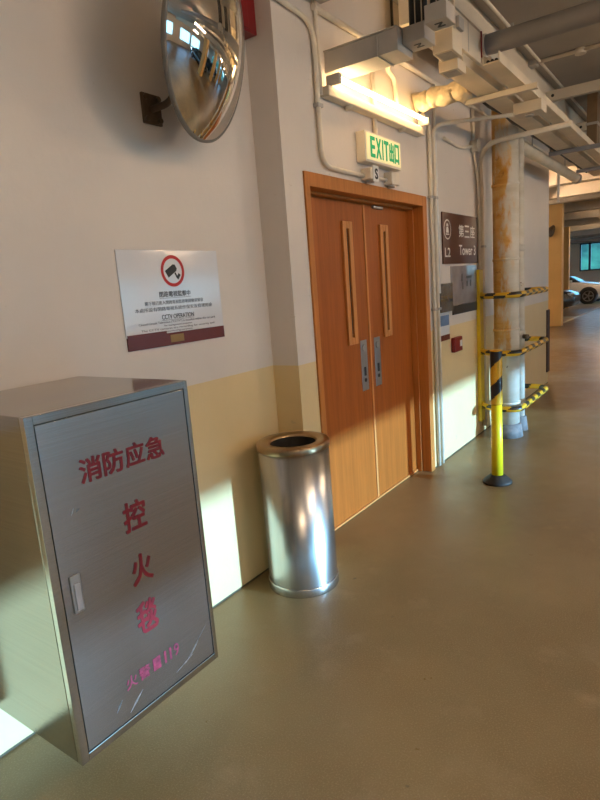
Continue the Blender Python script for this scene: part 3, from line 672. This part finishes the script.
# grey round duct across the corridor
gd = thing('grey_duct', 'dark grey round duct crossing the corridor under the ceiling', 'duct', (4.40, -2.0, 3.14))
b = B(); cyl(b, (4.40, -0.615, 3.10), (4.40, -4.6, 3.10), 0.066, seg=28); obj('duct_body', b, m_duct, gd)
b = B(); cyl(b, (4.40, -0.60, 3.10), (4.40, -0.614, 3.10), 0.076, seg=28); obj('flange', b, m_greybox, gd)
for y in (-1.5, -3.4):
    b = B(); cyl(b, (4.40, y, 3.1665), (4.40, y, CZ-0.001), 0.008, seg=8); obj('hanger_rod', b, m_galv, gd)
# strut channels crossing
for x, z, lab in ((6.28, 3.15, 'cream strut with a bolt hole crossing the ceiling beyond the grey duct'), (7.75, 3.12, 'cream strut crossing the ceiling beside the wall corner')):
    t = thing('ceiling_strut', lab, 'strut', (x, -2.5, z))
    obj('strut', bx(x-0.035, x+0.035, -4.6, -0.60, z-0.045, z+0.045, bev=0.004), m_beam, t)
    b = B(); cyl(b, (x-0.0365, -0.66, z), (x-0.0355, -0.66, z), 0.014); obj('bolt_hole', b, m_black, t)
    b = B(); cyl(b, (x, -1.6, z+0.0455), (x, -1.6, CZ-0.001), 0.008, seg=8); obj('hanger_rod', b, m_galv, t)
t = thing('ceiling_conduit', 'cream conduit fixed across the ceiling slab with a round box', 'pipe', (5.74, -2, 3.32))
b = B(); cyl(b, (5.74, -0.60, 3.318), (5.74, -4.6, 3.318), 0.016); obj('run', b, m_conduit, t)
b = B(); cyl(b, (5.76, -0.98, CZ-0.002), (5.76, -0.98, 3.296), 0.045); obj('round_box', b, m_conduit, t)
b = B(); box(b, 5.69, 5.79, -0.64, -0.572, 3.290, 3.338, bev=0.004); obj('end_box', b, m_greybox, t)
# small fittings further on
t = thing('sprinkler_drop', 'white sprinkler drop hanging under the beams past the trays', 'sprinkler', (9.0, -0.55, 2.6))
b = B(); cyl(b, (9.34, -0.10, 2.52), (9.34, -0.10, 2.979), 0.018); obj('drop_pipe', b, m_white, t)
b = B(); cyl(b, (9.34, -0.10, 2.49), (9.34, -0.10, 2.5195), 0.03, 0.014); obj('rose', b, m_white, t)
for i, (y, z, r_) in enumerate(((3.0, 2.72, 0.09), (3.5, 2.91, 0.06))):
    b = B(); sweep(b, [(29.5, 8.6, z), (29.5, -5, z)], r_, 14)
    one('service_pipe', b, m_duct if i == 0 else m_galv, ('thick dark pipe' if i == 0 else 'thin grey pipe') + ' crossing above the far window', 'pipe', (29.5, 2, z))
b = B(); sweep(b, fillet([(17.9, 0.6, 2.90), (22, 0.9, 2.90), (28, 0.4, 2.90)], 0.2), 0.05, 12)
vp = one('service_pipe', b, m_conduit, 'pale pipe running away under the far ceiling with a red valve', 'pipe', (20, 0.7, 2.9))
t = tag(obj('valve', bx(20.38, 20.64, 0.70, 0.86, 2.84, 2.96, bev=0.03), m_signred, vp), 'small red valve')
b = B(); cyl(b, (20.5, 0.78, 2.8395), (20.5, 0.78, 2.76), 0.05); obj('hand_wheel', b, m_signred, t)

# ------------------------------------------------------------------ signs right of the door
tw = thing('tower_sign', 'dark brown wayfinding sign reading Tower 3 beside the door', 'sign', (5.0, PB, 1.65))
ty = PB-0.012
obj('panel', bx(4.587, 5.452, ty, PB-0.001, 1.650, 2.060, bev=0.001), m_brown, tw)
def ring_bm(cx, cz, r0, r1, y, n=40):
    b = B()
    for a in range(n):
        t0, t1 = 2*PI*a/n, 2*PI*(a+1)/n
        b.faces.new([b.verts.new((cx+r_*math.cos(t), y, cz+r_*math.sin(t))) for r_, t in ((r0, t0), (r1, t0), (r1, t1), (r0, t1))])
    return b
b = ring_bm(4.690, 1.925, 0.070, 0.080, ty-0.001)
prism(b, [(4.660, 1.900), (4.720, 1.900), (4.714, 1.932), (4.702, 1.948), (4.678, 1.948), (4.666, 1.932)], ty-0.001, ty-0.0002)
prism(b, [(4.652, 1.884), (4.728, 1.884), (4.728, 1.892), (4.652, 1.892)], ty-0.001, ty-0.0002)
prism(b, [(4.668, 1.952), (4.712, 1.952), (4.704, 1.972), (4.676, 1.972)], ty-0.001, ty-0.0002)
obj('lift_symbol', b, m_cream, tw)
obj('lettering', text_bm('L2', (4.625, 4.745, 1.706, 1.780), ty, bold=0.03), m_cream, tw)
for k, chx in enumerate('第三座'):
    obj('lettering', text_bm(chx, (4.955+k*0.142, 4.955+k*0.142+0.122, 1.872, 1.975), ty, bold=0.03), m_cream, tw)
obj('lettering', text_bm('Tower 3', (4.955, 5.378, 1.722, 1.808), ty, bold=0.03), m_cream, tw)
np_ = thing('notice_board', 'grey glossy notice with a dark strip below the brown sign', 'sign', (5.08, PB, 1.22))
obj('panel', bx(4.762, 5.405, ty+0.002, PB-0.001, 1.300, 1.632, bev=0.001), m_poster, np_)
obj('dark_strip', bx(4.782, 5.405, ty, PB-0.001, 1.222, 1.2995, bev=0.001), M('near_black_strip', (0.03, 0.025, 0.022), 0.3), np_)
b = B()
for poly in ([(5.00, 1.50), (5.035, 1.50), (5.03, 1.565), (5.01, 1.56)], [(5.02, 1.43), (5.05, 1.43), (5.045, 1.49), (5.025, 1.49)], [(5.12, 1.52), (5.27, 1.525), (5.27, 1.545), (5.12, 1.54)], [(5.13, 1.45), (5.16, 1.45), (5.165, 1.50), (5.13, 1.50)], [(5.22, 1.45), (5.25, 1.45), (5.255, 1.505), (5.22, 1.505)]):
    prism(b, poly, ty+0.0008, ty+0.0018)
obj('reflected_figures', b, m_ink, np_)  # dark shapes stand in for reflections in the glossy face
b = ring_bm(5.195, 1.565, 0.050, 0.058, ty+0.001); obj('reflected_arc', b, m_greyink, np_)  # arc also stands in for a reflection
dn = one('dark_notice', bx(4.467, 4.745, PB-0.024, PB-0.001, 1.262, 1.494, bev=0.002), m_posterdark, 'small dark glossy notice between the door conduits and the grey notice', 'sign')
pn = thing('blue_notice', 'small white notice with a blue picture below the dark notice', 'sign', (4.57, PB, 1.03))
obj('panel', bx(4.455, 4.692, PB-0.008, PB-0.001, 1.074, 1.258, bev=0.001), m_pale, pn)
obj('blue_picture', bx(4.465, 4.682, PB-0.0095, PB-0.0082, 1.150, 1.235), m_blue, pn)
obj('foot_strip', bx(4.455, 4.692, PB-0.010, PB-0.001, 1.028, 1.0735, bev=0.001), m_brownstrip, pn)
cp = thing('fire_call_point', 'small dark red call point on the wall under the notices', 'call point', (4.82, PB, 0.9))
obj('case', bx(4.735, 4.925, -0.208, PB-0.001, 0.905, 1.030, bev=0.006), m_redbox, cp)
obj('white_label', bx(4.858, 4.912, -0.2092, -0.2082, 0.945, 0.998), m_white, cp)

# ------------------------------------------------------------------ drain pipes
P1 = (5.50, -0.425); P2 = (5.760, -0.465)
dp = thing('drain_pipe', 'thick white drain pipe streaked with orange rust behind the barrier', 'pipe', (P1[0], P1[1], 0))
b = B(); cyl(b, (P1[0], P1[1], 0.131), (P1[0], P1[1], 3.099), 0.112, seg=40); obj('run', b, m_bigpipe, dp)
for z in (0.33, 1.02, 1.66, 2.31):
    b = B(); lathe(b, [(0.1125, z-0.012), (0.119, z-0.010), (0.119, z+0.010), (0.1125, z+0.012)], 40, (P1[0], P1[1], 0)); obj('pipe_joint', b, m_bigpipe, dp)
b = B(); cyl(b, (P1[0], P1[1], 0), (P1[0], P1[1], 0.13), 0.145, 0.125, seg=32); tag(obj('plinth', b, m_plinth, dp), 'rough grey concrete collar')
dp2 = thing('drain_pipe', 'thin white pipe standing beside the rust streaked drain pipe', 'pipe', (P2[0], P2[1], 0))
b = B(); cyl(b, (P2[0], P2[1], 0.141), (P2[0], P2[1], 3.33), 0.056, seg=28); obj('run', b, m_smallpipe, dp2)
for z in (0.28, 0.95, 1.76):
    b = B(); lathe(b, [(0.0565, z-0.03), (0.063, z-0.028), (0.063, z+0.028), (0.0565, z+0.03)], 28, (P2[0], P2[1], 0)); obj('pipe_clamp', b, m_smallpipe, dp2)
b = B(); cyl(b, (P2[0], P2[1], 0), (P2[0], P2[1], 0.14), 0.085, 0.07, seg=24); tag(obj('plinth', b, m_plinth, dp2), 'rough grey concrete collar')
b = B(); cyl(b, (P2[0]-0.03, P2[1]-0.057, 0.93), (P2[0]-0.05, P2[1]-0.10, 0.93), 0.022); obj('valve_stub', b, m_bracket, dp2)

# ------------------------------------------------------------------ barrier round the pipes
br = thing('pipe_guard', 'yellow and black striped guard rail fixed to the wall around the pipes', 'barrier', (5.43, PB, 0.14))
obj('wall_channel', bx(5.410, 5.515, PB-0.035, PB-0.001, 0.14, 1.59, bev=0.003), m_yellow, br)
obj('wall_channel', bx(6.45, 6.55, PB-0.035, PB-0.001, 0.14, 1.40, bev=0.003), m_yellow, br)
for z in (1.345, 0.822, 0.300):
    path = resample(fillet([(5.455, PB-0.036, z), (5.305, -0.34, z), (5.305, -0.585, z), (6.50, -0.585, z), (6.50, PB-0.036, z)], 0.16, 10), 0.0125)
    b = B(); sweep(b, path, 0.027, 16, mats=lambda i, k: 1 if ((i*0.0125+k/16*0.11) % 0.22) < 0.105 else 0)
    obj('striped_rail', b, [m_tapeyel, m_tapeblk], br)
    b = B(); cyl(b, (5.455, PB-0.05, z), (5.455, PB-0.0355, z), 0.038); obj('rail_socket', b, m_yellow, br)
# ------------------------------------------------------------------ bollard
PX, PY = 4.165, -0.722
bo = thing('bollard', 'yellow flexible post with black striped tape and a rubber foot on the floor', 'bollard', (PX, PY, 0))
b = B(); lathe(b, [(0, 0), (0.105, 0), (0.105, 0.012), (0.098, 0.022), (0.060, 0.055), (0.050, 0.062), (0, 0.062)], 40, (PX, PY, 0)); obj('rubber_foot', b, m_black, bo)
b = B(); lathe(b, [(0.0, 0.0625), (0.042, 0.0625), (0.041, 0.30), (0.0385, 0.60), (0.0, 0.60)], 32, (PX, PY, 0)); obj('post', b, m_yelpost, bo)
n = 60; b = B(); H0, H1 = 0.601, 1.0
pts = [(PX, PY, H0+(H1-H0)*k/n) for k in range(n+1)]
def tape(i, k):
    z = (H1-H0)*i/n
    if z > 0.352: return 1 if z < 0.39 else 0
    return 1 if ((z-k/32*0.24) % 0.24) < 0.105 else 0
sweep(b, pts, 0.0425, 32, mats=tape); obj('striped_sleeve', b, [m_tapeyel, m_tapeblk], bo)

# ------------------------------------------------------------------ horn loudspeaker on the far pillar
hs = thing('horn_loudspeaker', 'dark horn loudspeaker on the orange pillar past the wall corner', 'loudspeaker', (16.9, 1.55, 2.6))
b = B(); lathe(b, [(0.03, 0), (0.05, 0.10), (0.10, 0.20), (0.16, 0.27), (0.15, 0.27), (0.09, 0.20), (0.0, 0.12)], 24, (16.93, 1.80, 2.62), (-0.25, -0.85, -0.25)); obj('horn', b, m_bracket, hs)
b = B(); cyl(b, (16.93, 1.80, 2.62), (16.999, 1.80, 2.62), 0.02); obj('bracket', b, m_bracket, hs)

# ------------------------------------------------------------------ cars
def make_car(label, paint, loc, rz, group=None):
    t = thing('car', label, 'car', (0, 0, 0), group)
    L = 4.5
    st = [  # x along the car (nose = +x), half width, sill z, belt z, top z of the lower body
        (2.25, 0.55, 0.36, 0.55, 0.60), (2.17, 0.72, 0.25, 0.60, 0.68), (1.95, 0.84, 0.20, 0.66, 0.77), (1.5, 0.89, 0.19, 0.74, 0.86), (0.95, 0.90, 0.19, 0.82, 0.94),
        (0.3, 0.90, 0.19, 0.88, 0.965), (-0.6, 0.90, 0.19, 0.90, 0.98), (-1.3, 0.90, 0.20, 0.93, 1.01), (-1.8, 0.86, 0.24, 0.94, 1.03), (-2.12, 0.77, 0.30, 0.92, 0.98), (-2.22, 0.66, 0.40, 0.84, 0.88)]
    def ring(b, x, w, z0, zb, zt):
        half = [(w*0.80, z0), (w*0.96, z0+0.04), (w, z0+(zb-z0)*0.45), (w*0.985, zb), (w*0.90, zb+(zt-zb)*0.7), (w*0.6, zt), (w*0.25, zt+0.01)]
        return [b.verts.new((x, y, z)) for y, z in half]+[b.verts.new((x, -y, z)) for y, z in half[::-1]]
    def loft(b, rings, mi=None):
        for A, C in zip(rings, rings[1:]):
            for k in range(len(A)):
                q = (k+1) % len(A); f = b.faces.new((A[k], A[q], C[q], C[k])); f.smooth = True
                if mi: f.material_index = mi(k)
        b.faces.new(rings[0]); b.faces.new(rings[-1][::-1])
    b = B(); loft(b, [ring(b, *s) for s in st]); obj('body', b, paint, t)
    cabn = [(1.02, 0.70, 0.93, 0.95), (0.55, 0.73, 0.95, 1.20), (0.10, 0.70, 0.96, 1.385), (-0.5, 0.69, 0.97, 1.42), (-1.05, 0.68, 0.98, 1.36), (-1.55, 0.68, 0.99, 1.16), (-1.85, 0.66, 1.0, 1.04)]
    b = B(); rings = []
    for x, w, zb, zt in cabn:
        tw_ = w*(1-0.30*(zt-zb)/0.45); half = [(w, zb), (w*0.99, zb+(zt-zb)*0.1), (tw_+0.03, zb+(zt-zb)*0.88), (tw_*0.9, zt), (tw_*0.45, zt+0.012)]
        rings.append([b.verts.new((x, y, z)) for y, z in half]+[b.verts.new((x, -y, z)) for y, z in half[::-1]])
    loft(b, rings); obj('window_glass', b, m_carglass, t)
    b = B(); rings = []
    for x, w, zb, zt in ((0.14, 0.70, 0.97, 1.385), (-0.2, 0.695, 0.97, 1.41), (-0.5, 0.69, 0.97, 1.425), (-1.05, 0.68, 0.98, 1.365), (-1.12, 0.68, 0.98, 1.345)):
        tw_ = w*(1-0.30*(zt-zb)/0.45)
        half = [(tw_+0.034, zb+(zt-zb)*0.87), (tw_*0.92, zt+0.006), (tw_*0.45, zt+0.020)]
        rings.append([b.verts.new((x, y, z)) for y, z in half]+[b.verts.new((x, -y, z)) for y, z in half[::-1]])
    loft(b, rings); obj('roof', b, paint, t)
    for x in (1.38, -1.32):
        for sgn in (1, -1):
            b = B(); lathe(b, [(0.375, -0.015), (0.375, 0.02), (0.30, 0.022), (0.0, 0.022)], 32, (x, sgn*0.895, 0.345), (0, sgn, 0)); obj('wheel_arch', b, m_blackpl, t)
            b = B(); lathe(b, [(0.215, -0.10), (0.32, -0.10), (0.335, -0.08), (0.335, 0.035), (0.32, 0.05), (0.225, 0.052), (0.215, 0.04)], 36, (x, sgn*0.885, 0.336), (0, sgn, 0)); w_ = obj('wheel', b, m_tyre, t)
            b = B(); rb_ = B(); lathe(rb_, [(0.222, 0.03), (0.222, 0.056), (0.200, 0.060), (0.19, 0.03)], 36)
            for k in range(5):
                m_ = B(); box(m_, 0.02, 0.205, -0.026, 0.026, 0.034, 0.056, bev=0.004); merge(rb_, m_, Matrix.Rotation(2*PI*k/5, 4, 'Z'))
            cyl(rb_, (0, 0, 0.03), (0, 0, 0.062), 0.045)
            merge(b, rb_, Matrix.Translation((x, sgn*0.885, 0.336)) @ Vector((0, sgn, 0)).to_track_quat('Z', 'Y').to_matrix().to_4x4())
            obj('rim', b, m_alloy, w_)
    for sgn in (1, -1):
        b = B(); box(b, 1.93, 2.16, sgn*0.60-0.13, sgn*0.60+0.13, 0.60, 0.70, bev=0.03, seg=3); obj('headlamp', b, m_headlamp, t)
        b = B(); box(b, -2.20, -2.02, sgn*0.62-0.13, sgn*0.62+0.13, 0.78, 0.89, bev=0.03, seg=3); obj('tail_lamp', b, m_tail, t)
        b = B(); box(b, 0.62, 0.76, sgn*0.96-0.09, sgn*0.96+0.09, 0.93, 1.04, bev=0.03, seg=3); obj('side_mirror', b, paint, t)
    b = B(); box(b, 2.18, 2.262, -0.45, 0.45, 0.40, 0.52, bev=0.02); obj('grille', b, m_blackpl, t)
    t.location = loc; t.rotation_euler = (0, 0, rz)
    return t
make_car('white car parked farthest away before the blue window', m_carwhite, (28.05, 3.62, 0), -PI/2)
ck = make_car('black car parked beside the orange pillar', m_carblack, (22.45, 4.10, 0), -PI/2)
for x in (12.6, 17.6, 22.6): dup(ck, (x, -9.2, 0), 'dark car parked across the aisle, seen only in the round mirror', 'dark cars across the aisle', PI/2)
